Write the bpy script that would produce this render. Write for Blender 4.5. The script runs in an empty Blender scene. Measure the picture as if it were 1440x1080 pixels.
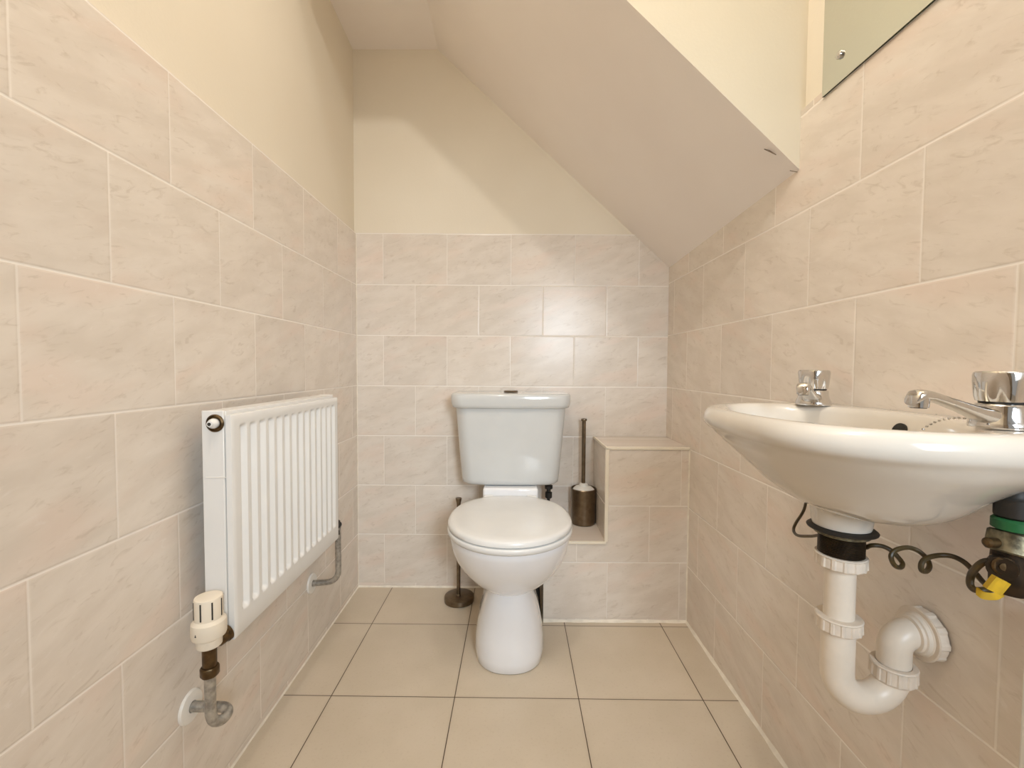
import bpy, bmesh, math, random
from mathutils import Vector, Matrix
random.seed(7)
sc = bpy.context.scene
COL = sc.collection
PI = math.pi

# ------------------------------------------------------------------ room dimensions (metres)
XL, XR = -0.611, 0.613          # tile faces of the left and right wall
YB = 0.0                        # tile face of the back wall
YR = -2.45                      # rear wall behind the viewer
YS = -0.773                     # front of the stair mass
ZC = 2.56                       # ceiling in front of the stairs

# ------------------------------------------------------------------ node helpers
def srgb(r, g, b):
    def f(c):
        c /= 255.0
        return c/12.92 if c <= 0.04045 else ((c+0.055)/1.055)**2.4
    return (f(r), f(g), f(b), 1.0)

class N:
    def __init__(self, name):
        self.m = bpy.data.materials.new(name); self.m.use_nodes = True
        self.t = self.m.node_tree
        self.b = self.t.nodes['Principled BSDF']
    def node(self, typ, **kw):
        n = self.t.nodes.new(typ)
        for k, v in kw.items(): setattr(n, k, v)
        return n
    def link(self, a, b): self.t.links.new(a, b)
    def put(self, sock, v):
        if hasattr(v, 'is_output'): self.link(v, sock)
        else: sock.default_value = v
    def math(self, op, a, b=None, c=None):
        n = self.node('ShaderNodeMath', operation=op)
        for i, v in enumerate((a, b, c)):
            if v is not None: self.put(n.inputs[i], v)
        return n.outputs[0]
    def mixc(self, f, a, b, mode='MIX'):
        n = self.node('ShaderNodeMix', data_type='RGBA', blend_type=mode)
        self.put(n.inputs[0], f); self.put(n.inputs[6], a); self.put(n.inputs[7], b)
        return n.outputs[2]
    def mapr(self, v, a, b, c=0.0, d=1.0, smooth=True):
        n = self.node('ShaderNodeMapRange')
        n.interpolation_type = 'SMOOTHSTEP' if smooth else 'LINEAR'
        for i, x in enumerate((v, a, b, c, d)): self.put(n.inputs[i], x)
        return n.outputs[0]
    def pos(self):
        return self.node('ShaderNodeTexCoord').outputs['Object']
    def noise(self, vec, scale, detail=3, rough=0.5, dist=0.0):
        n = self.node('ShaderNodeTexNoise')
        self.put(n.inputs['Vector'], vec); n.inputs['Scale'].default_value = scale
        n.inputs['Detail'].default_value = detail; n.inputs['Roughness'].default_value = rough
        n.inputs['Distortion'].default_value = dist
        return n.outputs['Fac']
    def comb(self, x, y, z):
        n = self.node('ShaderNodeCombineXYZ')
        for i, v in enumerate((x, y, z)): self.put(n.inputs[i], v)
        return n.outputs[0]
    def bump(self, h, strength, dist):
        n = self.node('ShaderNodeBump')
        n.inputs['Strength'].default_value = strength; n.inputs['Distance'].default_value = dist
        self.put(n.inputs['Height'], h); self.link(n.outputs[0], self.b.inputs['Normal'])

def simple(name, col, rough=0.5, metal=0.0, var=0.03, nscale=18.0, bump=0.0, spec=0.5, coat=0.0):
    n = N(name)
    f = n.noise(n.pos(), nscale, 3)
    c2 = tuple(max(0, c*(1-var*2.2)) for c in col[:3])+(1,)
    c = n.mixc(n.mapr(f, 0.3, 0.7), col, c2)
    n.put(n.b.inputs['Base Color'], c)
    n.b.inputs['Roughness'].default_value = rough
    n.b.inputs['Metallic'].default_value = metal
    n.b.inputs['Specular IOR Level'].default_value = spec
    n.b.inputs['Coat Weight'].default_value = coat
    n.b.inputs['Coat Roughness'].default_value = 0.08
    if bump: n.bump(n.noise(n.pos(), 120, 4), bump, 0.002)
    return n.m

def wall_tile(name, axis, zt, V, pe, po, P=0.25):
    """glazed beige tile in half bond: rows counted down from zt, joints of even and odd rows at pe and po"""
    n = N(name)
    s = n.node('ShaderNodeSeparateXYZ'); n.link(n.pos(), s.inputs[0])
    u = s.outputs[axis]; z = s.outputs[2]
    r = n.math('DIVIDE', n.math('SUBTRACT', zt, z), V)
    row = n.math('FLOOR', r)
    fz = n.math('MULTIPLY', n.math('FRACT', r), V)
    par = n.math('FLOORED_MODULO', row, 2.0)
    ph = n.math('ADD', pe, n.math('MULTIPLY', par, po-pe))
    q = n.math('DIVIDE', n.math('SUBTRACT', u, ph), P)
    cell = n.math('FLOOR', q)
    fu = n.math('MULTIPLY', n.math('FRACT', q), P)
    dz = n.math('MINIMUM', fz, n.math('SUBTRACT', V, fz))
    du = n.math('MINIMUM', fu, n.math('SUBTRACT', P, fu))
    mz = n.math('MULTIPLY', n.mapr(dz, 0.0008, 0.0022, 1.0, 0.0), n.mapr(z, 0.03, 0.031))
    mu = n.mapr(du, 0.0006, 0.0020, 0.62, 0.0)
    g = n.math('MAXIMUM', mz, mu)
    wn = n.node('ShaderNodeTexWhiteNoise', noise_dimensions='2D')
    n.link(n.comb(cell, row, 0.0), wn.inputs['Vector'])
    wv = wn.outputs['Value']; wc = wn.outputs['Color']
    # each tile samples its own patch of the marbled print
    off = n.node('ShaderNodeVectorMath', operation='MULTIPLY')
    n.link(wc, off.inputs[0]); off.inputs[1].default_value = (9, 9, 9)
    fl = n.math('MULTIPLY', n.math('ADD', fz, n.math('MULTIPLY', fu, 0.28)), 2.6)
    add = n.node('ShaderNodeVectorMath', operation='ADD')
    n.link(n.comb(fu, fl, 0.0), add.inputs[0]); n.link(off.outputs[0], add.inputs[1])
    cloud = n.noise(add.outputs[0], 9.0, 4, 0.55, 0.3)
    vein = n.noise(add.outputs[0], 26.0, 6, 0.62, 1.2)
    pinkn = n.noise(add.outputs[0], 5.0, 2, 0.5)
    base = n.mixc(n.mapr(cloud, 0.3, 0.7), srgb(227, 218, 207), srgb(217, 207, 195))
    base = n.mixc(n.math('MULTIPLY', n.mapr(pinkn, 0.50, 0.72), 0.46), base, srgb(228, 208, 194))
    base = n.mixc(n.math('MULTIPLY', n.mapr(vein, 0.54, 0.72), 0.36), base, srgb(180, 164, 146))
    base = n.mixc(n.math('MULTIPLY', n.mapr(vein, 0.40, 0.28), 0.40), base, srgb(233, 226, 218))
    tint = n.mapr(wv, 0.0, 1.0, 0.955, 1.02, False)
    base = n.mixc(1.0, base, n.comb(tint, tint, tint), 'MULTIPLY')
    c = n.mixc(g, base, srgb(240, 234, 226))
    n.put(n.b.inputs['Base Color'], c)
    n.put(n.b.inputs['Roughness'], n.mapr(g, 0, 1, 0.26, 0.5))
    n.b.inputs['Specular IOR Level'].default_value = 0.42
    edge = n.math('MINIMUM', n.mapr(dz, 0.0, 0.0045), n.mapr(du, 0.0, 0.004, 0.35, 1.0))
    h = n.math('ADD', edge, n.math('MULTIPLY', n.noise(add.outputs[0], 8.0, 1), 0.25))
    n.bump(h, 0.45, 0.0012)
    return n.m

def floor_tile():
    n = N('floor_tiles')
    mp = n.node('ShaderNodeMapping', vector_type='TEXTURE')
    mp.inputs['Location'].default_value = (-0.4756, -0.2527, 0); mp.inputs['Rotation'].default_value = (0, 0, -0.0095)
    n.link(n.pos(), mp.inputs[0])
    s = n.node('ShaderNodeSeparateXYZ'); n.link(mp.outputs[0], s.inputs[0])
    W = 0.331
    ds, cells = [], []
    for k in (0, 1):
        q = n.math('DIVIDE', s.outputs[k], W)
        f = n.math('MULTIPLY', n.math('FRACT', q), W)
        ds.append(n.math('MINIMUM', f, n.math('SUBTRACT', W, f))); cells.append(n.math('FLOOR', q))
    d = n.math('MINIMUM', ds[0], ds[1])
    g = n.mapr(d, 0.0007, 0.0016, 1.0, 0.0)
    wn = n.node('ShaderNodeTexWhiteNoise', noise_dimensions='2D'); n.link(n.comb(cells[0], cells[1], 0.0), wn.inputs['Vector'])
    base = n.mixc(n.mapr(n.noise(n.pos(), 6, 3), 0.3, 0.7), srgb(206, 193, 173), srgb(199, 186, 165))
    speck = n.noise(n.pos(), 160, 2)
    base = n.mixc(n.math('MULTIPLY', n.mapr(speck, 0.55, 0.75), 0.12), base, srgb(150, 125, 92))
    t = n.mapr(wn.outputs['Value'], 0, 1, 0.97, 1.02, False)
    base = n.mixc(1.0, base, n.comb(t, t, t), 'MULTIPLY')
    dirt = n.math('MULTIPLY', n.mapr(d, 0.0, 0.012, 0.14, 0.0), n.noise(n.pos(), 14, 3))
    base = n.mixc(dirt, base, srgb(120, 95, 60))
    n.put(n.b.inputs['Base Color'], n.mixc(g, base, srgb(66, 46, 24)))
    n.b.inputs['Roughness'].default_value = 0.36
    n.b.inputs['Specular IOR Level'].default_value = 0.4
    n.bump(n.math('ADD', n.mapr(d, 0.0, 0.002), n.math('MULTIPLY', n.noise(n.pos(), 90, 3), 0.08)), 0.35, 0.001)
    return n.m

M = {}
M['tile_left'] = wall_tile('left_wall_tiles', 1, 1.4017, 0.1978, -0.181, -0.053)
M['tile_back'] = wall_tile('back_wall_tiles', 0, 1.4017, 0.1978, -0.005, -0.130)
M['tile_right'] = wall_tile('right_wall_tiles', 1, 1.418, 0.2034, -0.190, -0.062)
M['tile_box'] = wall_tile('boxing_tiles', 0, 0.606, 0.1985, 0.335, 0.228)
M['tile_box_side'] = wall_tile('boxing_side_tiles', 1, 0.606, 0.1985, -0.24, -0.12)
M['floor'] = floor_tile()
def paint(name, col, col2):
    n = N(name)
    c = n.mixc(n.mapr(n.noise(n.pos(), 2.5, 3), 0.3, 0.7), col, col2)
    n.put(n.b.inputs['Base Color'], c); n.b.inputs['Roughness'].default_value = 0.75
    n.b.inputs['Specular IOR Level'].default_value = 0.25
    n.bump(n.math('ADD', n.noise(n.pos(), 140, 4), n.math('MULTIPLY', n.noise(n.pos(), 9, 2), 2.0)), 0.22, 0.0012)
    return n.m
M['plaster'] = paint('cream_plaster', srgb(231, 223, 206), srgb(227, 218, 200))
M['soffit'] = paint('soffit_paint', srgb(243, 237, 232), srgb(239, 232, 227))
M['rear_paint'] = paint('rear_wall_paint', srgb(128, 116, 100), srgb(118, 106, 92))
M['stair_dimmed'] = paint('stair_face_dimmed_plaster', srgb(214, 206, 186), srgb(210, 201, 180))  # same plaster, colour darkened to hold back the strong bulb light on this face
M['caulk'] = simple('white_sealant', srgb(238, 230, 214), 0.45, var=0.06, nscale=40)
M['trim'] = simple('tile_trim_plastic', srgb(238, 229, 210), 0.35)
M['white_gloss'] = simple('white_gloss_paint', srgb(236, 233, 226), 0.3)
M['ceramic'] = simple('white_vitreous_china', srgb(236, 237, 240), 0.09, var=0.01, coat=0.5)
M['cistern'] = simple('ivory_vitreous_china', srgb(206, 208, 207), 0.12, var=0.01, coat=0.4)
M['basin'] = simple('basin_vitreous_china', srgb(210, 204, 194), 0.12, var=0.015, coat=0.4)
M['seat'] = simple('white_seat_plastic', srgb(226, 226, 224), 0.22, var=0.01)
M['enamel'] = simple('radiator_enamel', srgb(231, 231, 229), 0.24, var=0.01)
M['enamel_dark'] = simple('radiator_inside_steel', srgb(120, 112, 100), 0.6)
M['trv_plastic'] = simple('cream_valve_plastic', srgb(232, 222, 204), 0.35, var=0.02)
M['chrome'] = simple('chrome', (0.66, 0.65, 0.635, 1), 0.07, 1.0, var=0.01)
M['steel'] = simple('brushed_bronze_steel', srgb(126, 111, 92), 0.30, 1.0, var=0.10, nscale=60)
M['brass'] = simple('tarnished_brass', srgb(98, 78, 52), 0.38, 0.85, var=0.18, nscale=70, bump=0.2)
M['copper'] = simple('painted_pipe_metal', srgb(186, 182, 174), 0.33, 0.65, var=0.20, nscale=90, bump=0.2)
M['pvc'] = simple('white_waste_plastic', srgb(226, 215, 200), 0.36, var=0.04, nscale=30)
M['pvc_nut'] = simple('white_nut_plastic', srgb(222, 210, 195), 0.40, var=0.06, nscale=50)
M['black'] = simple('black_rubber', srgb(26, 22, 17), 0.55)
M['thread'] = simple('dirty_thread_metal', srgb(58, 44, 28), 0.5, 0.6, var=0.25, nscale=80)
M['bronze'] = simple('bronze_cable_sheath', srgb(74, 58, 24), 0.42, var=0.25, nscale=60)
M['green'] = simple('green_plastic', srgb(22, 96, 48), 0.45, var=0.2)
M['yellow'] = simple('yellow_tape', srgb(214, 172, 30), 0.5, var=0.12, nscale=60)
M['grime_metal'] = simple('grimy_nickel', srgb(150, 140, 112), 0.4, 0.7, var=0.35, nscale=90, bump=0.3)
M['black_ink'] = simple('dark_slot', srgb(28, 26, 24), 0.6)
M['hole'] = simple('dark_hole', srgb(20, 18, 8), 0.7)
mm = N('mirror_glass'); mm.b.inputs['Metallic'].default_value = 1.0; mm.b.inputs['Roughness'].default_value = 0.015
mm.put(mm.b.inputs['Base Color'], mm.mixc(mm.noise(mm.pos(), 3, 2), srgb(214, 216, 208), srgb(218, 220, 212))); M['mirror'] = mm.m
M['mirror_edge'] = simple('mirror_edge_glass', srgb(52, 60, 44), 0.2)
M['mark'] = simple('scuff_mark', srgb(120, 104, 88), 0.8, var=0.2, nscale=60)

# ------------------------------------------------------------------ mesh helpers
def link(name, bm, mats, parent=None, smooth=True, angle=35, bevel=0.0, bseg=2):
    bmesh.ops.remove_doubles(bm, verts=bm.verts, dist=1e-6)
    bmesh.ops.recalc_face_normals(bm, faces=bm.faces)
    me = bpy.data.meshes.new(name); bm.to_mesh(me); bm.free()
    if not isinstance(mats, (list, tuple)): mats = [mats]
    for m in mats: me.materials.append(m)
    if smooth:
        for p in me.polygons: p.use_smooth = True
        me.set_sharp_from_angle(angle=math.radians(angle))
    o = bpy.data.objects.new(name, me); COL.objects.link(o)
    if bevel:
        b = o.modifiers.new('bevel', 'BEVEL'); b.width = bevel; b.segments = bseg; b.limit_method = 'ANGLE'; b.angle_limit = math.radians(40)
        b.harden_normals = False
    if parent: o.parent = parent; o.matrix_parent_inverse = parent.matrix_world.inverted()
    return o
def thing(name, label, cat, loc, group=None):
    o = bpy.data.objects.new(name, None); COL.objects.link(o); o.location = loc; o.empty_display_size = 0.05
    o['label'] = label; o['category'] = cat
    if group: o['group'] = group
    bpy.context.view_layer.update()
    return o
def tag(o, label, cat, group=None):
    o['label'] = label; o['category'] = cat
    if group: o['group'] = group
    return o
def struct(o, label=None):
    o['kind'] = 'structure'
    if label: o['label'] = label
    return o
def box(bm, x0, x1, y0, y1, z0, z1, mat=0):
    vs = [bm.verts.new((x, y, z)) for x in (x0, x1) for y in (y0, y1) for z in (z0, z1)]
    fs = []
    for idx in ((0, 1, 3, 2), (4, 6, 7, 5), (0, 4, 5, 1), (2, 3, 7, 6), (0, 2, 6, 4), (1, 5, 7, 3)):
        f = bm.faces.new([vs[i] for i in idx]); f.material_index = mat; fs.append(f)
    return fs
def prism(bm, pts, axis, a, b, mat=0):
    """extrude a polygon (2D pts) along an axis from a to b"""
    def mk(p, t):
        if axis == 'Y': return (p[0], t, p[1])
        if axis == 'X': return (t, p[0], p[1])
        return (p[0], p[1], t)
    A = [bm.verts.new(mk(p, a)) for p in pts]; B = [bm.verts.new(mk(p, b)) for p in pts]
    n = len(pts)
    fs = [bm.faces.new(A), bm.faces.new(B[::-1])]
    for i in range(n): fs.append(bm.faces.new((A[i], B[i], B[(i+1) % n], A[(i+1) % n])))
    for f in fs: f.material_index = mat
def frame_from(d):
    d = Vector(d).normalized()
    a = Vector((0, 0, 1)) if abs(d.z) < 0.9 else Vector((1, 0, 0))
    u = d.cross(a).normalized(); v = d.cross(u).normalized()
    return u, v
def loft(bm, rings, cap0=True, cap1=True, closed=True, mat=0):
    R = [[bm.verts.new(p) for p in r] for r in rings]
    n = len(rings[0])
    for i in range(len(R)-1):
        for j in range(n if closed else n-1):
            k = (j+1) % n
            f = bm.faces.new((R[i][j], R[i][k], R[i+1][k], R[i+1][j])); f.material_index = mat
    if cap0: bm.faces.new(R[0][::-1]).material_index = mat
    if cap1: bm.faces.new(R[-1]).material_index = mat
def lathe(bm, prof, origin, axis=(0, 0, 1), seg=40, cap=True, mod=None, mat=0):
    """prof: list of (radius, height along axis)"""
    ax = Vector(axis).normalized(); u, v = frame_from(ax); o = Vector(origin)
    rings = []
    for r, h in prof:
        ring = []
        for k in range(seg):
            t = 2*PI*k/seg
            rr = r*(mod(t, h) if mod else 1.0)
            ring.append(o + ax*h + (u*math.cos(t)+v*math.sin(t))*rr)
        rings.append(ring)
    loft(bm, rings, cap, cap, mat=mat)
def spline(pts, sub=8):
    P = [Vector(p) for p in pts]
    if len(P) < 3: return P
    out = []
    E = [P[0]*2-P[1]] + P + [P[-1]*2-P[-2]]
    for i in range(1, len(E)-2):
        p0, p1, p2, p3 = E[i-1:i+3]
        for k in range(sub):
            t = k/sub
            out.append(0.5*((2*p1)+(p2-p0)*t+(2*p0-5*p1+4*p2-p3)*t*t+(3*p1-p0-3*p2+p3)*t**3))
    out.append(P[-1]); return out
def tube(bm, path, r, seg=16, cap=True, mat=0):
    path = [Vector(p) for p in path]
    rad = r if callable(r) else (lambda t: r)
    d0 = (path[1]-path[0]).normalized(); u, v = frame_from(d0)
    rings = []
    for i, p in enumerate(path):
        d = (path[min(i+1, len(path)-1)]-path[max(i-1, 0)]).normalized()
        u = (u - d*u.dot(d)).normalized(); v = d.cross(u)
        rr = rad(i/(len(path)-1))
        rings.append([p+(u*math.cos(2*PI*k/seg)+v*math.sin(2*PI*k/seg))*rr for k in range(seg)])
    loft(bm, rings, cap, cap, mat=mat)
def arc_bend(a, b, c, r, n=10):
    """points of a polyline a-b-c with the corner at b rounded by radius r"""
    a, b, c = Vector(a), Vector(b), Vector(c)
    d1 = (a-b).normalized(); d2 = (c-b).normalized()
    ang = d1.angle(d2); t = r/math.tan(ang/2)
    s, e = b+d1*t, b+d2*t
    cen = b+(d1+d2).normalized()*(r/math.sin(ang/2))
    v1, v2 = s-cen, e-cen; tot = v1.angle(v2); ax = v1.cross(v2).normalized()
    return [a]+[cen+Matrix.Rotation(tot*k/n, 3, ax) @ v1 for k in range(n+1)]+[c]

# ------------------------------------------------------------------ the setting
bm = bmesh.new(); box(bm, -0.75, 0.75, YR-1.2, 0.12, -0.06, 0)
struct(link('floor', bm, M['floor'], smooth=False))
# left wall: plaster with a tiled slab 9 mm proud of it
bm = bmesh.new(); box(bm, -0.72, XL-0.009, YR, 0.12, 0, ZC, 1); box(bm, XL-0.009, XL, YR, 0.0, 0, 1.4035, 0)
struct(link('wall_left', bm, [M['tile_left'], M['plaster']], smooth=False))
bm = bmesh.new(); box(bm, XL-0.009, XR+0.009, 0.006, 0.12, 0, ZC, 1); box(bm, XL, XR, 0.0, 0.006, 0, 1.4035, 0)
struct(link('wall_back', bm, [M['tile_back'], M['plaster']], smooth=False))
bm = bmesh.new(); box(bm, XR+0.009, 0.74, YR, 0.12, 0, ZC, 1); box(bm, XR, XR+0.009, YR, 0.0, 0, 1.432, 0)
struct(link('wall_right', bm, [M['tile_right'], M['plaster']], smooth=False))
# stair mass: flat strip, sloping soffit, upright face towards the viewer
bm = bmesh.new()
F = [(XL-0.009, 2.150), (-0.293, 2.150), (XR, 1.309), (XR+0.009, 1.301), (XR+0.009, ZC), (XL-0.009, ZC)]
B = [(XL-0.009, 2.104), (-0.293, 2.106), (XR, 1.276), (XR+0.009, 1.268), (XR+0.009, ZC), (XL-0.009, ZC)]
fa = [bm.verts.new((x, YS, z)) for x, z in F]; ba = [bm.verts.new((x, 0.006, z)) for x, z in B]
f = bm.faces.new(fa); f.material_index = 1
bm.faces.new(ba[::-1])
for i in range(6): bm.faces.new((fa[i], ba[i], ba[(i+1) % 6], fa[(i+1) % 6]))
cl = struct(link('ceiling', bm, [M['soffit'], M['stair_dimmed']], smooth=False))
bm = bmesh.new()
for pts in ([(0.548, -0.752, 1.3625), (0.556, -0.757, 1.3565), (0.569, -0.762, 1.3455)], [(0.602, -0.758, 1.314), (0.612, -0.768, 1.3065)]):
    tube(bm, [Vector(p)+Vector((0, 0, -0.001)) for p in pts], lambda t: 0.0018*(1-0.6*abs(2*t-1)), 6)
link('chip', bm, M['mark'], cl)
bm = bmesh.new(); box(bm, -0.72, 0.74, YR-1.2, YS, ZC, ZC+0.06)
struct(link('ceiling_2', bm, M['soffit'], smooth=False))
# rear wall with the doorway the viewer came through
bm = bmesh.new()
box(bm, -0.72, -0.18, YR-0.1, YR, 0, ZC); box(bm, 0.60, 0.74, YR-0.1, YR, 0, ZC); box(bm, -0.18, 0.60, YR-0.1, YR, 2.05, ZC)
struct(link('wall_rear', bm, M['rear_paint'], smooth=False))

# stepped tiled pipe boxing in the right corner
BX0, BX1, BYF, BZ0, BZ1 = 0.114, 0.327, -0.233, 0.283, 0.612
bm = bmesh.new()
box(bm, BX0, XR-0.0005, BYF, -0.0005, 0.0, BZ0-0.004); box(bm, BX1, XR-0.0005, BYF, -0.0005, BZ0-0.004, BZ1-0.004)
bm.faces.ensure_lookup_table()
for f in bm.faces:
    f.normal_update()
    if abs(f.normal.x) > 0.5: f.material_index = 1
    if abs(f.normal.z) > 0.5: f.material_index = 2
boxing = struct(link('wall_boxing', bm, [M['tile_box'], M['tile_box_side'], M['tile_right']], smooth=False))
bm = bmesh.new()
box(bm, BX0, BX1, BYF-0.002, -0.001, BZ0-0.004, BZ0); box(bm, BX1-0.002, XR-0.001, BYF-0.002, -0.001, BZ1-0.004, BZ1)
link('ledge_tile', bm, M['tile_right'], boxing, smooth=False)
bm = bmesh.new()
box(bm, BX0, BX1+0.002, BYF-0.0045, BYF+0.004, BZ0-0.009, BZ0+0.0005)
box(bm, BX1-0.004, XR-0.001, BYF-0.0045, BYF+0.004, BZ1-0.009, BZ1+0.0005)
box(bm, BX1-0.004, BX1+0.008, BYF-0.0045, BYF+0.006, BZ0, BZ1-0.004)
box(bm, BX1-0.004, BX1+0.004, BYF, -0.002, BZ1-0.008, BZ1+0.0005)
link('edge_trim', bm, M['trim'], boxing, bevel=0.0015)
# sealant fillets
def fillet(name, segs, r=0.005):
    bm = bmesh.new()
    for a, b, n1, n2 in segs:
        a, b = Vector(a), Vector(b); n1, n2 = Vector(n1), Vector(n2)
        pr = [Vector((0, 0, 0)), n1*r, (n1+n2)*r*0.42, n2*r]
        k = max(2, int((b-a).length/0.04))
        rings = []
        for i in range(k+1):
            t = i/k; s = 1+0.22*math.sin(i*2.3+a.x*9)
            rings.append([a.lerp(b, t)+p*s for p in pr])
        loft(bm, rings)
    return struct(link(name, bm, M['caulk']))
fillet('trim_1', [((XR, -2.0, 0), (XR, BYF, 0), (-1, 0, 0), (0, 0, 1))], 0.007)
fillet('trim_2', [((XL, -2.0, 0), (XL, 0, 0), (1, 0, 0), (0, 0, 1))], 0.0035)
fillet('trim_3', [((BX0, BYF, 0), (XR, BYF, 0), (0, -1, 0), (0, 0, 1))], 0.007)
fillet('trim_4', [((XL, 0, 0), (BX0, 0, 0), (0, -1, 0), (0, 0, 1))], 0.005)
fillet('trim_5', [((XR, BYF, 0), (XR, BYF, BZ1), (-1, 0, 0), (0, -1, 0))], 0.0035)
fillet('trim_6', [((XL, 0, 0), (XL, 0, 1.40), (1, 0, 0), (0, -1, 0))], 0.0022)
# upright white board on the right wall, at the edge of view
bm = bmesh.new(); box(bm, XR-0.010, XR-0.0005, -1.31, -1.2224, 0.0, 0.60)
struct(link('trim_7', bm, M['white_gloss'], bevel=0.003))

# ------------------------------------------------------------------ toilet
toilet = thing('toilet', 'white close-coupled toilet standing against the back tiled wall', 'toilet', (-0.004, -0.40, 0))
TX = -0.003
def egg(a, yf, yr, yc, z, n=56, nr=2.6, nf=2.0):
    ring = []
    for k in range(n):
        t = 2*PI*k/n
        c, s = math.cos(t), math.sin(t)
        e = nf if s < 0 else nr
        x = a*math.copysign(abs(c)**(2/e), c)
        y = yc + (yc-yf if s < 0 else yr-yc)*math.copysign(abs(s)**(2/e), s)
        ring.append((TX+x, y, z))
    return ring
bm = bmesh.new()
prof = [(0.0, .099, -.500, -.14), (.005, .103, -.504, -.14), (.03, .1055, -.504, -.14), (.07, .104, -.498, -.14), (.11, .097, -.489, -.135),
        (.15, .086, -.481, -.13), (.185, .0735, -.474, -.12), (.205, .0665, -.469, -.115), (.2125, .0665, -.468, -.11), (.219, .076, -.478, -.11),
        (.235, .099, -.500, -.105), (.255, .120, -.522, -.10), (.28, .142, -.545, -.10), (.31, .160, -.567, -.10), (.34, .172, -.587, -.10),
        (.37, .178, -.602, -.10), (.388, .179, -.608, -.10), (.394, .176, -.605, -.103)]
rings = []
for z, a, yf, yr in prof:
    rings.append(egg(a, yf, yr, -.385 if z < .215 else -.415, z, nr=3.2, nf=2.35 if z < .215 else 2.0))
loft(bm, rings)
link('pan', bm, M['ceramic'], toilet, angle=60)
bm = bmesh.new()
box(bm, TX-.096, TX+.098, -.208, -.03, .385, .459)
link('rear_deck', bm, M['ceramic'], toilet, bevel=.008, bseg=3)
def slab(rings_def, **kw):
    bm = bmesh.new()
    loft(bm, [egg(a, yf, yr, -.43, z, **kw) for z, a, yf, yr in rings_def])
    return bm
# seat and lid
bm = slab([(.3955, .176, -.612, -.214), (.397, .181, -.619, -.212), (.402, .1845, -.624, -.210), (.410, .1855, -.625, -.209), (.4135, .1845, -.6235, -.211), (.4150, .180, -.618, -.215)], nr=2.35)
link('seat', bm, M['seat'], toilet, angle=60)
bm = slab([(.4168, .174, -.610, -.216), (.4176, .1815, -.6195, -.211), (.4195, .1840, -.6230, -.209), (.429, .1838, -.6225, -.209), (.4335, .1815, -.619, -.211), (.4365, .174, -.609, -.217), (.4378, .158, -.588, -.230), (.4385, .10, -.52, -.28)], nr=2.35)
link('lid', bm, M['seat'], toilet, angle=60)
for s in (-1, 1):
    bm = bmesh.new(); lathe(bm, [(.011, -.016), (.0125, -.013), (.0125, .013), (.011, .016)], (TX+s*.075, -.212, .425), (1, 0, 0), 20)
    link('hinge', bm, M['seat'], toilet)
# cistern
def dshape(w, yb, yf, bow, z, rc=.045, n=10):
    pts = [(w, yb)]
    for k in range(n+1):
        t = PI/2*k/n
        pts.append((w-rc+rc*math.cos(t), yf+rc-rc*math.sin(t)))
    half = pts
    mid = [(w-rc)*(1-2*k/14) for k in range(1, 14)]
    full = half + [(x, yf) for x in mid] + [(-x, y) for x, y in reversed(half)]
    return [(TX+x, y - bow*(1-(x/w)**2)*((y-yb)/(yf-yb)), z) for x, y in full]
bm = bmesh.new()
loft(bm, [dshape(.150, -.016, -.150, .008, .460), dshape(.168, -.014, -.168, .008, .462), dshape(.1745, -.012, -.176, .009, .469), dshape(.1765, -.012, -.179, .010, .482),
          dshape(.187, -.012, -.183, .011, .60), dshape(.1985, -.012, -.186, .012, .742)])
cis = link('cistern', bm, M['cistern'], toilet, angle=50)
bm = bmesh.new()
loft(bm, [dshape(.204, -.008, -.192, .012, .7385), dshape(.209, -.006, -.196, .013, .741), dshape(.213, -.006, -.199, .013, .752), dshape(.2142, -.006, -.200, .013, .770),
          dshape(.2138, -.006, -.1995, .013, .783), dshape(.2115, -.007, -.197, .013, .788), dshape(.206, -.008, -.192, .013, .7902), dshape(.19, -.012, -.178, .012, .7908)])
link('cistern_lid', bm, M['cistern'], cis, angle=50)
bm = bmesh.new()
lathe(bm, [(.0255, 0), (.0265, .003), (.0245, .0055), (.0215, .0055), (.021, .0045), (.012, .0055), (.003, .006)], (TX, -.105, .7915), seg=36)
link('flush_button', bm, M['steel'], cis)
bm = bmesh.new()
lathe(bm, [(.008, -.03), (.013, -.026), (.013, -.006), (.008, -.003), (.008, .006), (.015, .008), (.015, .020), (.010, .022), (.010, .046)], (.142, -.085, .418), seg=12)
tube(bm, [(.142, -.085, .395), (.141, -.085, .34), (.140, -.085, .2835)], .006, 10)
link('inlet_valve', bm, M['black'], toilet)
bm = bmesh.new(); tube(bm, [(.084, -.17, .22), (.090, -.17, .12), (.096, -.17, .0)], .014, 14)
link('soil_connector', bm, M['black'], toilet)

# ------------------------------------------------------------------ toilet roll stand, brush and pot
HX, HY = -.194, -.100
rs = thing('toilet_roll_stand', 'bronze metal toilet roll stand on the floor left of the toilet', 'toilet roll holder', (HX, HY, 0))
bm = bmesh.new(); lathe(bm, [(.053, 0), (.056, .0015), (.0565, .014), (.0552, .0185), (.054, .0192), (.009, .0194)], (HX, HY, 0.0005), seg=48)
link('base', bm, M['steel'], rs)
bm = bmesh.new(); lathe(bm, [(.0095, .019), (.0095, .024), (.0072, .026), (.0072, .375)], (HX-.003, HY, 0), seg=20)
pl = link('pole', bm, M['steel'], rs)
bm = bmesh.new(); lathe(bm, [(.0074, .368), (.0082, .374), (.0112, .385), (.0116, .391), (.0105, .3925), (.004, .393)], (HX-.003, HY, 0), seg=20)
link('finial', bm, M['steel'], pl)

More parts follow.
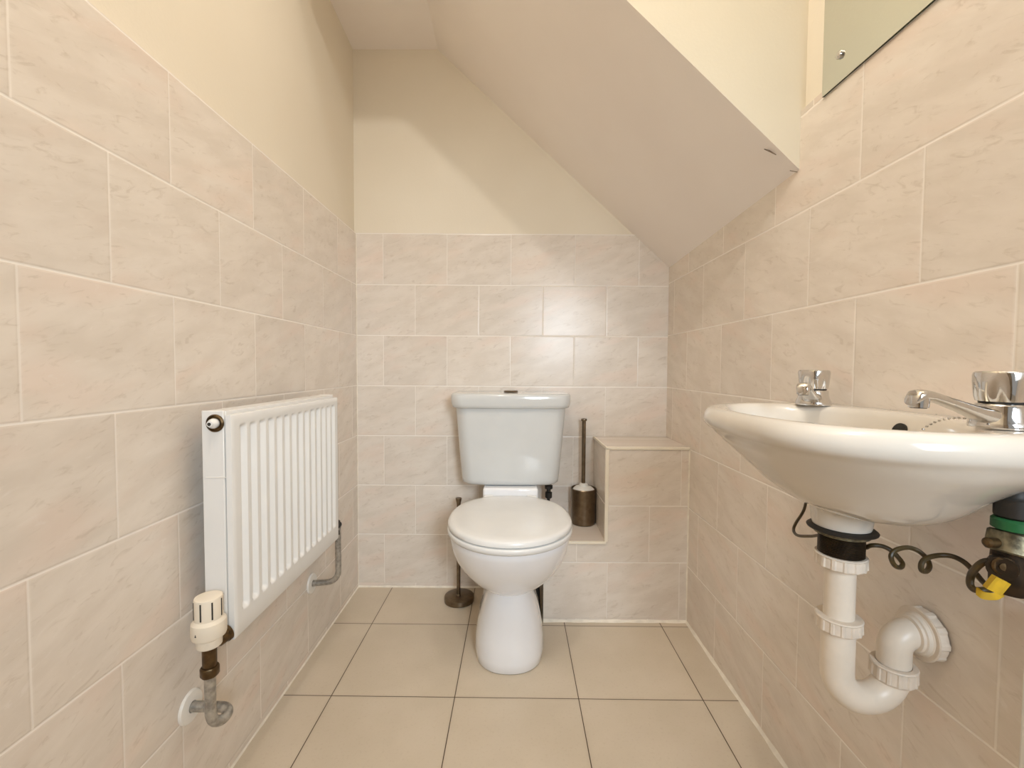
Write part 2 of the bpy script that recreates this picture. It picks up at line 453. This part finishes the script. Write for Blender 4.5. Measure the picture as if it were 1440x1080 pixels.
PX, PY = .279, -.054
pot = thing('toilet_brush_pot', 'round brushed bronze brush pot on the low tiled ledge', 'brush pot', (PX, PY, BZ0))
bm = bmesh.new()
lathe(bm, [(.040, .0008), (.0445, .002), (.0455, .006), (.0485, .128), (.0488, .136), (.047, .1385), (.0455, .136), (.0445, .05), (.044, .01)], (PX, PY, BZ0), seg=48)
link('pot_body', bm, M['steel'], pot)
br = thing('toilet_brush', 'toilet brush with upright bronze handle standing in the round pot', 'toilet brush', (PX, PY, BZ0+.02))
bm = bmesh.new(); lathe(bm, [(.0075, .12), (.0075, .395), (.0105, .397), (.0115, .401), (.0105, .405), (.004, .407)], (PX-.001, PY, BZ0), seg=20)
link('handle', bm, M['steel'], br)
bm = bmesh.new(); lathe(bm, [(.040, .131), (.041, .1335), (.032, .142), (.017, .1455), (.015, .155), (.008, .157)], (PX, PY, BZ0), seg=40)
link('splash_cover', bm, M['white_gloss'], br)
bm = bmesh.new(); lathe(bm, [(.01, .015), (.032, .02), (.036, .05), (.032, .085), (.008, .09), (.006, .13)], (PX, PY, BZ0), seg=32, mod=lambda t, h: 1+.06*math.sin(t*16))
link('bristles', bm, M['seat'], br)

# ------------------------------------------------------------------ radiator
RXF, RXB = -0.518, -0.573
RY0, RY1, RZ0, RZ1 = -0.918, -0.424, 0.366, 0.798
rad = thing('radiator', 'white fluted panel radiator hung on the left tiled wall', 'radiator', ((RXF+RXB)/2, (RY0+RY1)/2, RZ0))
RZP = RZ1-.0075; NCH = 14; pitch = (RY1-RY0-.036)/NCH
def chan(y, z):
    t = (y-(RY0+.018))/pitch
    if t < 0 or t > NCH: return 0.0
    f = abs(t-math.floor(t)-.5)*2          # 0 at the middle of a channel
    p = min(1, max(0, (0.70-f)/0.42)); p = p*p*(3-2*p)
    e = min((z-(RZ0+.042))/.010, (RZP-.019-z)/.009); e = min(1, max(0, e)); e = e*e*(3-2*e)
    return .0088*p*e
ys = [RY0, RY0+.004, RY0+.010]+[RY0+.018+pitch*k/14 for k in range(NCH*14+1)]+[RY1-.010, RY1-.004, RY1]
zs = [RZ0, RZ0+.003, RZ0+.03]+[RZ0+.040+.014*k/7 for k in range(8)]+[RZ0+.08+(RZ1-RZ0-.14)*k/8 for k in range(9)]+[RZP-.031+.013*k/7 for k in range(8)]+[RZP-.012, RZP-.003, RZP]
bm = bmesh.new()
G = []
for z in zs:
    rowv = []
    for y in ys:
        ex = .0035*(max(0, 1-(y-RY0)/.004)**2+max(0, 1-(RY1-y)/.004)**2+max(0, 1-(z-RZ0)/.003)**2+max(0, 1-(RZP-z)/.003)**2)
        rowv.append(bm.verts.new((RXF-min(ex*.5, .002)-chan(y, z), y, z)))
    G.append(rowv)
for i in range(len(zs)-1):
    for j in range(len(ys)-1): bm.faces.new((G[i][j], G[i][j+1], G[i+1][j+1], G[i+1][j]))
# back of the pressed panel
xb = RXF-.012
bd = [G[0][j] for j in range(len(ys))]+[G[i][-1] for i in range(1, len(zs))]+[G[-1][j] for j in range(len(ys)-2, -1, -1)]+[G[i][0] for i in range(len(zs)-2, 0, -1)]
bk = [bm.verts.new((xb, v.co.y, v.co.z)) for v in bd]
for i in range(len(bd)):
    k = (i+1) % len(bd); bm.faces.new((bd[i], bd[k], bk[k], bk[i]))
bm.faces.new(bk)
link('front_panel', bm, M['enamel'], rad, angle=38)
for nm, y0, y1 in (('side_cover', RY0+.0005, RY0+.005), ('side_cover', RY1-.005, RY1-.0005)):
    bm = bmesh.new()
    # cover plate with a cut-away lower corner where the valve enters
    pts = [(RXB, RZ0+.035), (RXB, RZ1+.0005), (RXF-.0145, RZ1+.0005), (RXF-.0145, RZ0+.002), (RXF-.022, RZ0+.002), (RXF-.030, RZ0+.010), (RXF-.036, RZ0+.030)]
    prism(bm, pts, 'Y', y0-.002, y1)
    sc_ = link(nm, bm, M['enamel'], rad, bevel=.0012)
    if y0 < -.8:
        bm = bmesh.new(); box(bm, RXB+.006, RXF-.012, y0-.0028, y0, .6735, .6750); link('seam', bm, M['white_gloss'], sc_)
bm = bmesh.new()
box(bm, RXB+.001, RXF-.0135, RY0+.004, RY1-.004, RZ1-.012, RZ1-.0005)
box(bm, RXB+.001, RXB+.003, RY0+.004, RY1-.004, RZ1-.03, RZ1-.002)
link('top_grille', bm, M['enamel'], rad, bevel=.001)
bm = bmesh.new()
n = 60
pts = []
for k in range(n):       # zig-zag convector fins behind the panel
    y = RY0+.02+(RY1-RY0-.04)*k/(n-1)
    pts.append((RXB+.012 if k % 4 in (1, 2) else RXF-.015, y))
A = [bm.verts.new((x, y, RZ0+.05)) for x, y in pts]; B_ = [bm.verts.new((x, y, RZ1-.02)) for x, y in pts]
for k in range(n-1): bm.faces.new((A[k], A[k+1], B_[k+1], B_[k]))
link('convector_fins', bm, M['enamel_dark'], rad, smooth=False)
for y in (RY0+.10, RY1-.10):
    bm = bmesh.new(); box(bm, XL+.0005, RXB+.012, y-.015, y+.015, RZ0+.06, RZ1-.06)
    link('wall_bracket', bm, M['enamel'], rad, bevel=.001)
bc = (-.5475, RY0-.0015, .7755)
bm = bmesh.new(); lathe(bm, [(.0165, 0), (.0165, .002), (.0140, .004), (.0125, .0005)], bc, (0, -1, 0), 32)
bp_ = link('blanking_plug', bm, M['brass'], rad)
bm = bmesh.new(); lathe(bm, [(.0085, 0), (.0095, .005), (.0085, .010), (.0062, .0125), (.0055, .016), (.003, .0165)], bc, (0, -1, 0), 24)
pc = link('plug_insert', bm, M['seat'], bp_)
bm = bmesh.new(); lathe(bm, [(.0032, .0166), (.0030, .0175), (.001, .0177)], bc, (0, -1, 0), 12)
link('bleed_slot', bm, M['black_ink'], bp_)

# thermostatic valve with its feed pipe
VX, VY = -.541, -.956
trv = thing('thermostatic_valve', 'white thermostatic radiator valve on tarnished brass body at near end of radiator', 'radiator valve', (VX, VY, .335))
bm = bmesh.new()
lathe(bm, [(.0185, .3795), (.0200, .381), (.0205, .392), (.0205, .3945), (.0262, .3985), (.0275, .402), (.0275, .421), (.0268, .4255), (.0240, .4285), (.0222, .4310), (.0224, .4660), (.0216, .4690), (.0195, .4700), (.010, .4702)], (VX, VY, 0), seg=48)
hd = link('valve_head', bm, M['trv_plastic'], trv, angle=30)
bm = bmesh.new()
for k in range(8):
    t = 2*PI*k/8+.06
    c = Vector((VX+.0218*math.cos(t), VY+.0218*math.sin(t), 0)); u = Vector((-math.sin(t), math.cos(t), 0)); w = Vector((math.cos(t), math.sin(t), 0))
    vs = [bm.verts.new(c+u*a*.0012+w*b*.0011+Vector((0, 0, z))) for a in (-1, 1) for b in (-1, 1) for z in (.4345, .4655)]
    for idx in ((0, 1, 3, 2), (4, 6, 7, 5), (0, 4, 5, 1), (2, 3, 7, 6), (0, 2, 6, 4), (1, 5, 7, 3)): bm.faces.new([vs[i] for i in idx])
link('grip_slot', bm, M['black_ink'], hd, smooth=False)
bm = bmesh.new()   # small pointer mark on the collar, towards the room
t = -1.75
c = Vector((VX+.0276*math.cos(t), VY+.0276*math.sin(t), .412)); u = Vector((-math.sin(t), math.cos(t), 0)); w = Vector((math.cos(t), math.sin(t), 0))
a = [bm.verts.new(c+w*.0002+u*x+Vector((0, 0, z))) for x, z in ((-.0016, -.002), (.0016, -.002), (0, .003))]
b = [bm.verts.new(v.co-w*.001) for v in a]
bm.faces.new(a); bm.faces.new(b[::-1])
for i in range(3): bm.faces.new((a[i], b[i], b[(i+1) % 3], a[(i+1) % 3]))
link('pointer_mark', bm, M['black_ink'], hd, smooth=False)
bm = bmesh.new()
lathe(bm, [(.0105, .335), (.0115, .345), (.0118, .382)], (VX, VY, 0), seg=24)
lathe(bm, [(.0100, 0), (.0108, .012), (.0135, .016), (.0135, .030), (.0150, .031), (.0150, .0365)], (VX, VY, .3785), (.32, .92, .12), 24)
link('valve_body', bm, M['brass'], trv)
bm = bmesh.new(); lathe(bm, [(.0135, .3245), (.0148, .3265), (.0148, .3395), (.0135, .3415)], (VX, VY, 0), seg=6*4, mod=lambda t, h: 1+.03*math.cos(6*t))
link('compression_nut', bm, M['brass'], trv)
path = [(VX, VY, .330), (VX, VY, .30), (VX, VY, .262), (VX+.001, VY+.001, .246), (VX+.004, VY+.006, .2345), (VX+.009, VY+.016, .2285), (VX+.0105, VY+.027, .2285), (VX+.006, VY+.0365, .2305), (VX-.006, VY+.041, .2325), (VX-.030, VY+.042, .2325), (XL+.0008, VY+.042, .2325)]
bm = bmesh.new(); tube(bm, spline(path, 6), .0092, 20)
link('feed_pipe', bm, M['copper'], trv)
def collar(y, z, label, r=.029):
    bm = bmesh.new(); lathe(bm, [(r, .0005), (r, .0025), (r*.93, .0055), (r*.6, .0068), (.0102, .0068), (.0102, .0008)], (XL, y, z), (1, 0, 0), 40)
    return tag(link('pipe_collar', bm, M['white_gloss']), label, 'pipe collar', 'white pipe collars on the left wall')
collar(-.914, .2325, 'white round pipe collar on left wall below the thermostatic valve', .030)
# far connection
fp = thing('return_valve', 'grey bent pipe with dark valve below the far end of the radiator', 'radiator valve', (-.527, -.405, .23))
bm = bmesh.new()
pt = [(-.527, -.409, .392)]+arc_bend((-.527, -.409, .36), (-.527, -.409, .226), (XL+.0008, -.409, .218), .035)
tube(bm, pt, .0088, 18); link('return_pipe', bm, M['copper'], fp)
bm = bmesh.new()
lathe(bm, [(.0105, .372), (.0105, .386), (.0085, .388), (.0085, .412), (.006, .414)], (-.529, -.409, 0), seg=18)
lathe(bm, [(.0095, -.022), (.0095, .004)], (-.527, -.407, .400), (0, 1, 0), 16)
link('lockshield_body', bm, M['black_ink'], fp)
collar(-.409, .2185, 'white round pipe collar on left wall below the far end of radiator', .030)

# ------------------------------------------------------------------ wash basin
BYC, BXB = -1.097, XR-.0008
CX = .470
def outr(phi, hy, px, n, cx=CX, xb=BXB):
    c, s = math.cos(phi), math.sin(phi)
    def out(r):
        x, y = cx+r*c, r*s
        if x > xb: return True
        return (abs(y)/hy)**n+(max(0, xb-x)/px)**n > 1
    lo, hi = 0, .6
    for _ in range(40):
        m = (lo+hi)/2
        if out(m): hi = m
        else: lo = m
    return lo
NB = 96
phis = [2*PI*k/NB for k in range(NB)]
# keep sample points on the two back corners
def oring(hy, px, z, n=3.0, back=0.0):
    return [(CX+outr(p, hy, px, n, xb=BXB-back)*math.cos(p), BYC+outr(p, hy, px, n, xb=BXB-back)*math.sin(p), z) for p in phis]
def iring(af, ab, hy, z, cx=.462):
    R = []
    for p in phis:
        c, s = math.cos(p), math.sin(p)
        a = ab if c > 0 else af
        r = 1/math.sqrt((c/a)**2+(s/hy)**2)
        R.append((cx+r*c, BYC+r*s, z))
    return R
bm = bmesh.new()
ZR = .818
def under(z, w, e, hf=(.216, .288, 2.8)):
    """underside ring: a rounded boat bottom blending into the squarer rim outline"""
    cx, af, ab, hy = e; R = []
    for p in phis:
        c, s_ = math.cos(p), math.sin(p)
        lo, hi = 0, .6
        for _ in range(40):
            r = (lo+hi)/2; x, y = CX+r*c-cx, r*s_
            if CX+r*c > BXB or (x/(ab if x > 0 else af))**2+(y/hy)**2 > 1: hi = r
            else: lo = r
        r = (1-w)*lo+w*outr(p, *hf)
        R.append((CX+r*c, BYC+r*s_, z))
    return R
rings = [under(.6825, 0, (.490, .040, .055, .050)), under(.684, 0, (.490, .055, .080, .078)), under(.6895, 0, (.490, .068, .100, .098)), under(.699, 0, (.490, .085, .114, .115)),
         under(.713, 0, (.490, .102, .124, .132)), under(.730, 0, (.490, .120, .135, .150)), under(.748, .08, (.490, .136, .145, .167)), under(.764, .30, (.490, .150, .150, .183)),
         under(.777, .70, (.490, .163, .158, .196)), oring(.2150, .288, .7835, 3.0), oring(.2190, .294, .7865, 3.0), oring(.2222, .2985, .792, 3.0), oring(.223, .300, .800, 3.0), oring(.2215, .298, .808, 3.0),
         oring(.217, .292, .815, 3.0, .002), oring(.209, .283, ZR, 2.95, .006),
         iring(.128, .112, .186, ZR-.0005), iring(.122, .106, .179, ZR-.003), iring(.117, .101, .173, ZR-.010), iring(.112, .096, .166, ZR-.025), iring(.104, .088, .154, ZR-.05),
         iring(.088, .074, .130, ZR-.08), iring(.062, .054, .090, ZR-.103), iring(.030, .028, .040, ZR-.112), iring(.018, .018, .018, ZR-.114)]
loft(bm, rings)
basin = thing('wash_basin', 'white ceramic wall-hung wash basin on the right tiled wall', 'wash basin', (.48, BYC, .686))
link('bowl', bm, M['basin'], basin, angle=70)
bm = bmesh.new(); lathe(bm, [(.043, .700), (.0405, .683), (.038, .672), (.0365, .660), (.0355, .6555)], (.480, BYC, 0), seg=40)
link('waste_spigot', bm, M['basin'], basin)
bm = bmesh.new(); lathe(bm, [(.0115, -.003), (.0115, .0012), (.0105, .0018), (.002, .0019)], (.5568, BYC-.003, .7935), (-1, 0, .3), 28)
link('overflow_hole', bm, M['hole'], basin)
bm = bmesh.new(); lathe(bm, [(.0175, .7042), (.021, .7052), (.021, .7062), (.014, .7048), (.003, .7045)], (.462, BYC, 0), seg=32)
link('drain_ring', bm, M['chrome'], basin)
for y, r in ((-1.022, .0016), (-1.034, .0012), (-1.098, .0018)):
    bm = bmesh.new(); lathe(bm, [(r, 0), (r*.7, .0008), (.0002, .001)], (XR-.003, y, .8168), (-.3, 0, 1), 8, mod=lambda t, h: 1+.3*math.sin(3*t))
    link('dirt_speck', bm, M['black_ink'], basin)

# taps
def make_tap(x, y, ang, label):
    t = thing('pillar_tap', label, 'tap', (x, y, ZR), 'chrome pillar taps on the basin')
    bm = bmesh.new()
    lathe(bm, [(.0270, .0005), (.0276, .003), (.0262, .007), (.0238, .013), (.0224, .019), (.0222, .0250), (.0210, .0265), (.018, .0275)], (x, y, ZR), seg=40)
    link('body', bm, M['chrome'], t)
    d = Vector((math.cos(ang), math.sin(ang), 0)); side = Vector((-d.y, d.x, 0)); up = Vector((0, 0, 1))
    bm = bmesh.new()
    prof = [(.006, .0118, .0165, .0115), (.020, .0130, .0145, .0098), (.033, .0175, .0118, .0076), (.050, .0238, .0098, .0062), (.070, .0305, .0092, .0056), (.084, .0348, .0092, .0056), (.094, .0358, .0096, .0062), (.1005, .0338, .0092, .0070), (.1045, .0295, .0075, .0050)]
    rings = []
    for s, h, w, v in prof:
        rings.append([Vector((x, y, ZR))+d*s+up*h+side*(w*math.copysign(abs(math.cos(a))**.75, math.cos(a)))+up*(v*math.copysign(abs(math.sin(a))**.75, math.sin(a))) for a in [2*PI*k/24 for k in range(24)]])
    loft(bm, rings)
    sp = link('spout', bm, M['chrome'], t, angle=50)
    bm = bmesh.new(); lathe(bm, [(.0088, 0), (.0092, .004), (.0092, .013), (.007, .014)], Vector((x, y, ZR))+d*.0955+up*.0225, (0, 0, 1), 24)
    link('nozzle', bm, M['chrome'], sp)
    bm = bmesh.new(); lathe(bm, [(.0072, 0), (.0072, .001), (.002, .0012)], Vector((x, y, ZR))+d*.0955+up*.0216, (0, 0, 1), 20)
    link('nozzle_opening', bm, M['black_ink'], sp)
    bm = bmesh.new()
    def lob(tt, h): return 1 - .13*(0.5+0.5*math.cos(tt*6))**1.3*max(0, min(1, (.059-h)/.016))
    lathe(bm, [(.0195, .0285), (.0218, .0293), (.0232, .034), (.0241, .042), (.0247, .050), (.0246, .0575), (.0238, .0605), (.0220, .0620), (.0205, .0616), (.006, .0622)], (x, y, ZR), seg=72, mod=lob)
    link('handle', bm, M['chrome'], t, angle=30)
    bm = bmesh.new(); lathe(bm, [(.0185, .0268), (.0195, .0280), (.0185, .0292)], (x, y, ZR), seg=36)
    link('handle_gap', bm, M['black_ink'], t)
make_tap(.537, -.948, math.radians(227), 'chrome pillar tap at the left, far end of the wash basin')
make_tap(.537, -1.248, math.radians(182), 'chrome pillar tap at right end of basin, beside the bead chain')
# ball chain
bm = bmesh.new()
pts = spline([(.540, -1.222, .8205), (.532, -1.216, .8245), (.520, -1.207, .8235), (.508, -1.198, .816), (.498, -1.188, .800), (.490, -1.175, .780), (.480, -1.15, .750)], 30)
acc = 0; last = None
for pnt in pts:
    if last is None or (pnt-last).length > .0042:
        bmesh.ops.create_icosphere(bm, subdivisions=1, radius=.0018, matrix=Matrix.Translation(pnt)); last = pnt
tag(link('plug_chain', bm, M['chrome']), 'short metal bead chain hanging into basin by the near tap', 'chain')

# ------------------------------------------------------------------ waste trap
WX, WY, W2 = .480, BYC-.001, .563
trap = thing('waste_trap', 'white plastic waste trap and pipes under the wash basin', 'waste pipe', (WX, WY, .39))
bm = bmesh.new(); lathe(bm, [(.030, .6550), (.040, .6540), (.0430, .6515), (.0425, .6500), (.028, .6490)], (WX, WY, 0), seg=40)
link('rubber_washer', bm, M['black'], trap)
bm = bmesh.new(); lathe(bm, [(.0345, .6495), (.0345, .6440), (.029, .6415)], (WX, WY, 0), seg=40)
link('metal_flange', bm, M['grime_metal'], trap)
bm = bmesh.new()
prof = []
z = .6415
while z > .611:
    prof += [(.0285, z), (.0272, z-.0011)]; z -= .0022
lathe(bm, prof, (WX, WY, 0), seg=40); link('threaded_waste', bm, M['thread'], trap)
def nut(org, ax, r, h, ribs=14):
    bm = bmesh.new()
    def rib(t, hh):
        return 1+.05*(1 if math.cos(ribs*t) > .35 else 0)
    lathe(bm, [(r*.80, 0), (r*.94, .0008), (r*.97, h*.12), (r*1.0, h*.16), (r*.98, h*.85), (r*1.03, h*.88), (r*1.05, h*.93), (r*1.0, h), (r*.78, h)], org, ax, ribs*8, mod=lambda t, hh: rib(t, hh) if h*.14 < hh < h*.87 else 1)
    return bm
link('top_nut', nut((WX, WY, .595), (0, 0, 1), .0310, .0195), M['pvc_nut'], trap, angle=25)
bm = bmesh.new(); lathe(bm, [(.0192, .60), (.0192, .50)], (WX, WY, 0), seg=32); link('inlet_tube', bm, M['pvc'], trap)
link('middle_nut', nut((WX, WY, .501), (0, 0, 1), .0282, .0215), M['pvc_nut'], trap, angle=25)
path = [Vector((WX, WY, .508)), Vector((WX, WY, .460))]
Rb = (W2-WX)/2; zc = .4405
for k in range(0, 17):
    t = PI+PI*k/16
    path.append(Vector((WX+Rb+Rb*math.cos(t), WY, zc+Rb*math.sin(t))))
path += [Vector((W2, WY, .452))]
bm = bmesh.new(); tube(bm, path, .0212, 32); link('u_bend', bm, M['pvc'], trap)
link('outlet_nut', nut((W2, WY, .427), (0, 0, 1), .0272, .025), M['pvc_nut'], trap, angle=25)
bm = bmesh.new()
tube(bm, arc_bend((W2, WY, .448), (W2, WY, .496), (XR-.0015, WY, .496), .023, 12), .0205, 32); link('elbow', bm, M['pvc'], trap)
bm = bmesh.new()
lathe(bm, [(.0200, .000), (.0245, .0008), (.0252, .0045), (.0275, .0055), (.0285, .0105), (.0300, .0115), (.0310, .0155), (.0250, .016)], (W2+.0195, WY, .496), (1, 0, 0), 44)
link('stepped_collar', bm, M['pvc'], trap)
link('wall_nut', nut((XR-.0015, WY, .496), (-1, 0, 0), .0352, .0170, 10), M['pvc_nut'], trap, angle=25)

# ------------------------------------------------------------------ supply pipe, isolating valve, earth wire
IX, IY = .5625, -1.242
iv = thing('isolating_valve', 'grimy isolating valve with green band under the near end of basin', 'valve', (IX, IY, .62))
bm = bmesh.new(); lathe(bm, [(.0075, .665), (.0075, .750)], (IX, IY, 0), seg=18)
lathe(bm, [(.0150, .7165), (.0172, .719), (.0172, .738), (.015, .740), (.013, .744), (.013, .750)], (IX, IY, 0), seg=12)
lathe(bm, [(.013, .690), (.013, .704)], (IX, IY, 0), seg=18)
link('tap_connector', bm, M['black'], iv)
bm = bmesh.new(); lathe(bm, [(.016, .703), (.0185, .7045), (.0185, .714), (.016, .7165)], (IX, IY, 0), seg=24); link('green_band', bm, M['green'], iv)
bm = bmesh.new(); lathe(bm, [(.0205, -.012), (.0225, -.010), (.0225, .010), (.0205, .012)], (IX+.001, IY, .6865), (.28, .1, 1), 6*4, mod=lambda t, h: 1+.03*math.cos(6*t))
link('compression_nut', bm, M['grime_metal'], iv)
bm = bmesh.new()
lathe(bm, [(.0150, .632), (.0172, .635), (.0178, .655), (.0165, .680)], (IX-.001, IY, 0), seg=20)
lathe(bm, [(.0125, 0), (.0135, .006), (.0125, .024)], (IX-.008, IY+.002, .662), (-.75, -.62, .1), 20)
link('valve_body', bm, M['thread'], iv)
bm = bmesh.new()
ax = Vector((-.55, -.83, .1)).normalized(); so = Vector((IX-.0225, IY-.011, .6665))
lathe(bm, [(.0100, 0), (.0100, .003), (.0080, .004), (.0075, .0025), (.0045, .0025), (.004, .0045), (.001, .0047)], so, ax, 24)
lathe(bm, [(.0055, -.004), (.0055, .010), (.003, .012)], (IX-.0235, IY-.002, .689), (-1, -.2, .1), 14)
link('screw', bm, M['brass'], iv)
bm = bmesh.new(); tube(bm, arc_bend((IX, IY, .66), (IX, IY, .640), (XR-.001, IY, .640), .016), .0085, 16)
link('wall_pipe', bm, M['copper'], iv)
WIRE_L = [(0.5311, -0.9496, 0.6642), (0.5235, -0.9546, 0.6375), (0.5154, -0.9596, 0.6263), (0.4947, -0.9746, 0.6137), (0.4848, -0.9846, 0.6049), (0.4791, -1.0046, 0.604), (0.4796, -1.0346, 0.6145), (0.4765, -1.0596, 0.6253), (0.4715, -1.0846, 0.6275)]
WIRE_R = [(0.5072, -1.1096, 0.6274), (0.5068, -1.1196, 0.6346), (0.5166, -1.1246, 0.6357), (0.5252, -1.1296, 0.6318), (0.5302, -1.1366, 0.624), (0.5299, -1.1426, 0.6188), (0.5208, -1.1496, 0.6171), (0.5086, -1.1546, 0.6222), (0.5035, -1.1546, 0.6337), (0.5106, -1.1526, 0.6415), (0.5256, -1.1526, 0.6454), (0.5342, -1.1586, 0.6441), (0.54, -1.1646, 0.6373), (0.5383, -1.1716, 0.6302), (0.5272, -1.1796, 0.6264), (0.516, -1.1846, 0.6296), (0.5157, -1.1846, 0.6387), (0.5236, -1.1826, 0.6442), (0.5397, -1.1816, 0.6475), (0.5508, -1.1866, 0.6488), (0.5578, -1.1946, 0.6453), (0.5607, -1.2046, 0.6375), (0.5584, -1.2166, 0.6312), (0.5526, -1.2296, 0.631)]
wire = thing('earth_wire', 'thin brown earth wire coiling from the basin waste to the valve', 'wire', (WX+.03, WY, .62))
bm = bmesh.new(); tube(bm, spline(WIRE_L, 8), .0024, 10); link('tail', bm, M['bronze'], wire)
bm = bmesh.new(); tube(bm, spline(WIRE_R, 10), .0030, 10); link('coil', bm, M['bronze'], wire)
CLAMP = [(0.5511, -1.2346, 0.6319), (0.539, -1.2346, 0.6302), (0.5346, -1.2296, 0.6284), (0.5348, -1.2246, 0.6326), (0.5359, -1.2246, 0.6435), (0.5313, -1.2346, 0.6573), (0.5337, -1.2396, 0.6654), (0.5361, -1.2446, 0.6684)]
clamp = thing('earth_clamp', 'looped earth clamp strap with yellow tag on the isolating valve', 'clamp', (.55, -1.236, .632))
bm = bmesh.new(); tube(bm, spline(CLAMP, 8), lambda t: .0036, 10); link('strap', bm, M['bronze'], clamp)
bm = bmesh.new()
d = Vector((.82, -.10, -.42)).normalized(); u = Vector((.40, -.15, .85)); u = (u-d*u.dot(d)).normalized(); w_ = d.cross(u)
c0 = Vector((.5245, -1.2610, .6495))
loft(bm, [[c0+d*t+u*x*.0080+w_*(y*.0028+b_) for x, y in ((-1, -1), (1, -1), (1, 1), (-1, 1))] for t, b_ in ((-.0085, .0006), (-.004, 0), (.004, .0004), (.0085, -.0004))])
link('yellow_tag', bm, M['yellow'], clamp, smooth=False)
bm = bmesh.new()
pts = spline([(.5500, -1.246, .6330), (.5400, -1.247, .6295), (.5310, -1.243, .6285), (.5275, -1.239, .6315)], 6)
loft(bm, [[p+Vector((0, 0, z))+Vector((x, 0, 0)) for x, z in ((-.001, -.0042), (.001, -.0042), (.001, .0042), (-.001, .0042))] for p in pts])
link('yellow_band', bm, M['yellow'], clamp)

# ------------------------------------------------------------------ mirror
MY1, MY0, MZ0, MZ1, MXF = -0.8425, -1.36, 1.4175, 1.92, 0.6083
mir = thing('wall_mirror', 'frameless mirror screwed to right wall above the tiles', 'mirror', (MXF, (MY0+MY1)/2, MZ0))
bm = bmesh.new(); box(bm, MXF, MXF+.0005, MY0, MY1, MZ0, MZ1, 0); box(bm, MXF+.0005, MXF+.004, MY0, MY1, MZ0, MZ1, 1)
link('glass', bm, [M['mirror'], M['mirror_edge']], mir, smooth=False)
for y, z in ((-.889, 1.467), (-1.313, 1.467), (-.889, 1.872), (-1.313, 1.872)):
    bm = bmesh.new(); lathe(bm, [(.0075, 0), (.0078, .002), (.0068, .0045), (.004, .0062), (.001, .0066)], (MXF-.0002, y, z), (-1, 0, 0), 24)
    link('screw_cap', bm, M['chrome'], mir)
for y, z in ((-.889, 1.467), (-1.313, 1.467), (-.889, 1.872), (-1.313, 1.872)):
    bm = bmesh.new(); lathe(bm, [(.006, 0), (.006, .0095)], (MXF+.004, y, z), (1, 0, 0), 12)
    link('wall_spacer', bm, M['mirror_edge'], mir)

# ------------------------------------------------------------------ lights
def lamp(name, kind, loc, energy, col, size, target=None, sy=None):
    l = bpy.data.lights.new(name, kind); l.energy = energy; l.color = col
    if kind == 'AREA':
        l.size = size
        if sy: l.shape = 'RECTANGLE'; l.size_y = sy
    else: l.shadow_soft_size = size
    o = bpy.data.objects.new(name, l); COL.objects.link(o); o.location = loc
    if target: o.rotation_euler = (Vector(target)-Vector(loc)).to_track_quat('-Z', 'Y').to_euler()
    return o
WARM = (1.0, 0.945, 0.86)
lamp('ceiling_bulb', 'POINT', (-.17, -1.523, 2.45), 18.5, WARM, .022)
lamp('ceiling_bulb', 'POINT', (.25, -1.273, 2.395), 7.5, WARM, .025)
lamp('hall_light', 'AREA', (.50, YR-.06, 1.22), 6.2, (.80, .91, 1.0), .42, (-.15, 0, .45), .60).data.spread = math.radians(75)
w = bpy.data.worlds.new('world'); sc.world = w; w.use_nodes = True
w.node_tree.nodes['Background'].inputs[0].default_value = (1, .96, .9, 1)
w.node_tree.nodes['Background'].inputs[1].default_value = 0.35

# ------------------------------------------------------------------ camera
fpx, pit, yaw, rol, ch, cd = 614.80, -.03642, .00055, .00578, .88049, 1.72456
def cam_vec(a, b, fw):
    c, s = math.cos(rol), math.sin(rol)
    x, bb = c*a+s*b, -s*a+c*b
    z2 = -bb
    c, s = math.cos(pit), math.sin(pit)
    y, z = c*fw-s*z2, s*fw+c*z2
    c, s = math.cos(yaw), math.sin(yaw)
    return Vector((c*x+s*y, -s*x+c*y, z))
right, up, fwd = cam_vec(1, 0, 0), cam_vec(0, -1, 0), cam_vec(0, 0, 1)
cd_ = bpy.data.cameras.new('camera'); cam = bpy.data.objects.new('camera', cd_); COL.objects.link(cam)
mtx = Matrix((right, up, -fwd)).transposed().to_4x4(); mtx.translation = Vector((0, -cd, ch))
cam.matrix_world = mtx
cd_.sensor_fit = 'HORIZONTAL'; cd_.sensor_width = 36.0; cd_.lens = 36.0*fpx/1440.0; cd_.clip_start = .02; cd_.clip_end = 50
sc.camera = cam
sc.view_settings.view_transform = 'Standard'
sc.view_settings.look = 'None'
sc.view_settings.exposure = 0.0
sc.view_settings.gamma = 1.06
sc.cycles.max_bounces = 12; sc.cycles.diffuse_bounces = 8; sc.cycles.glossy_bounces = 6
sc.cycles.use_denoising = True
sc.cycles.sample_clamp_indirect = 4.0
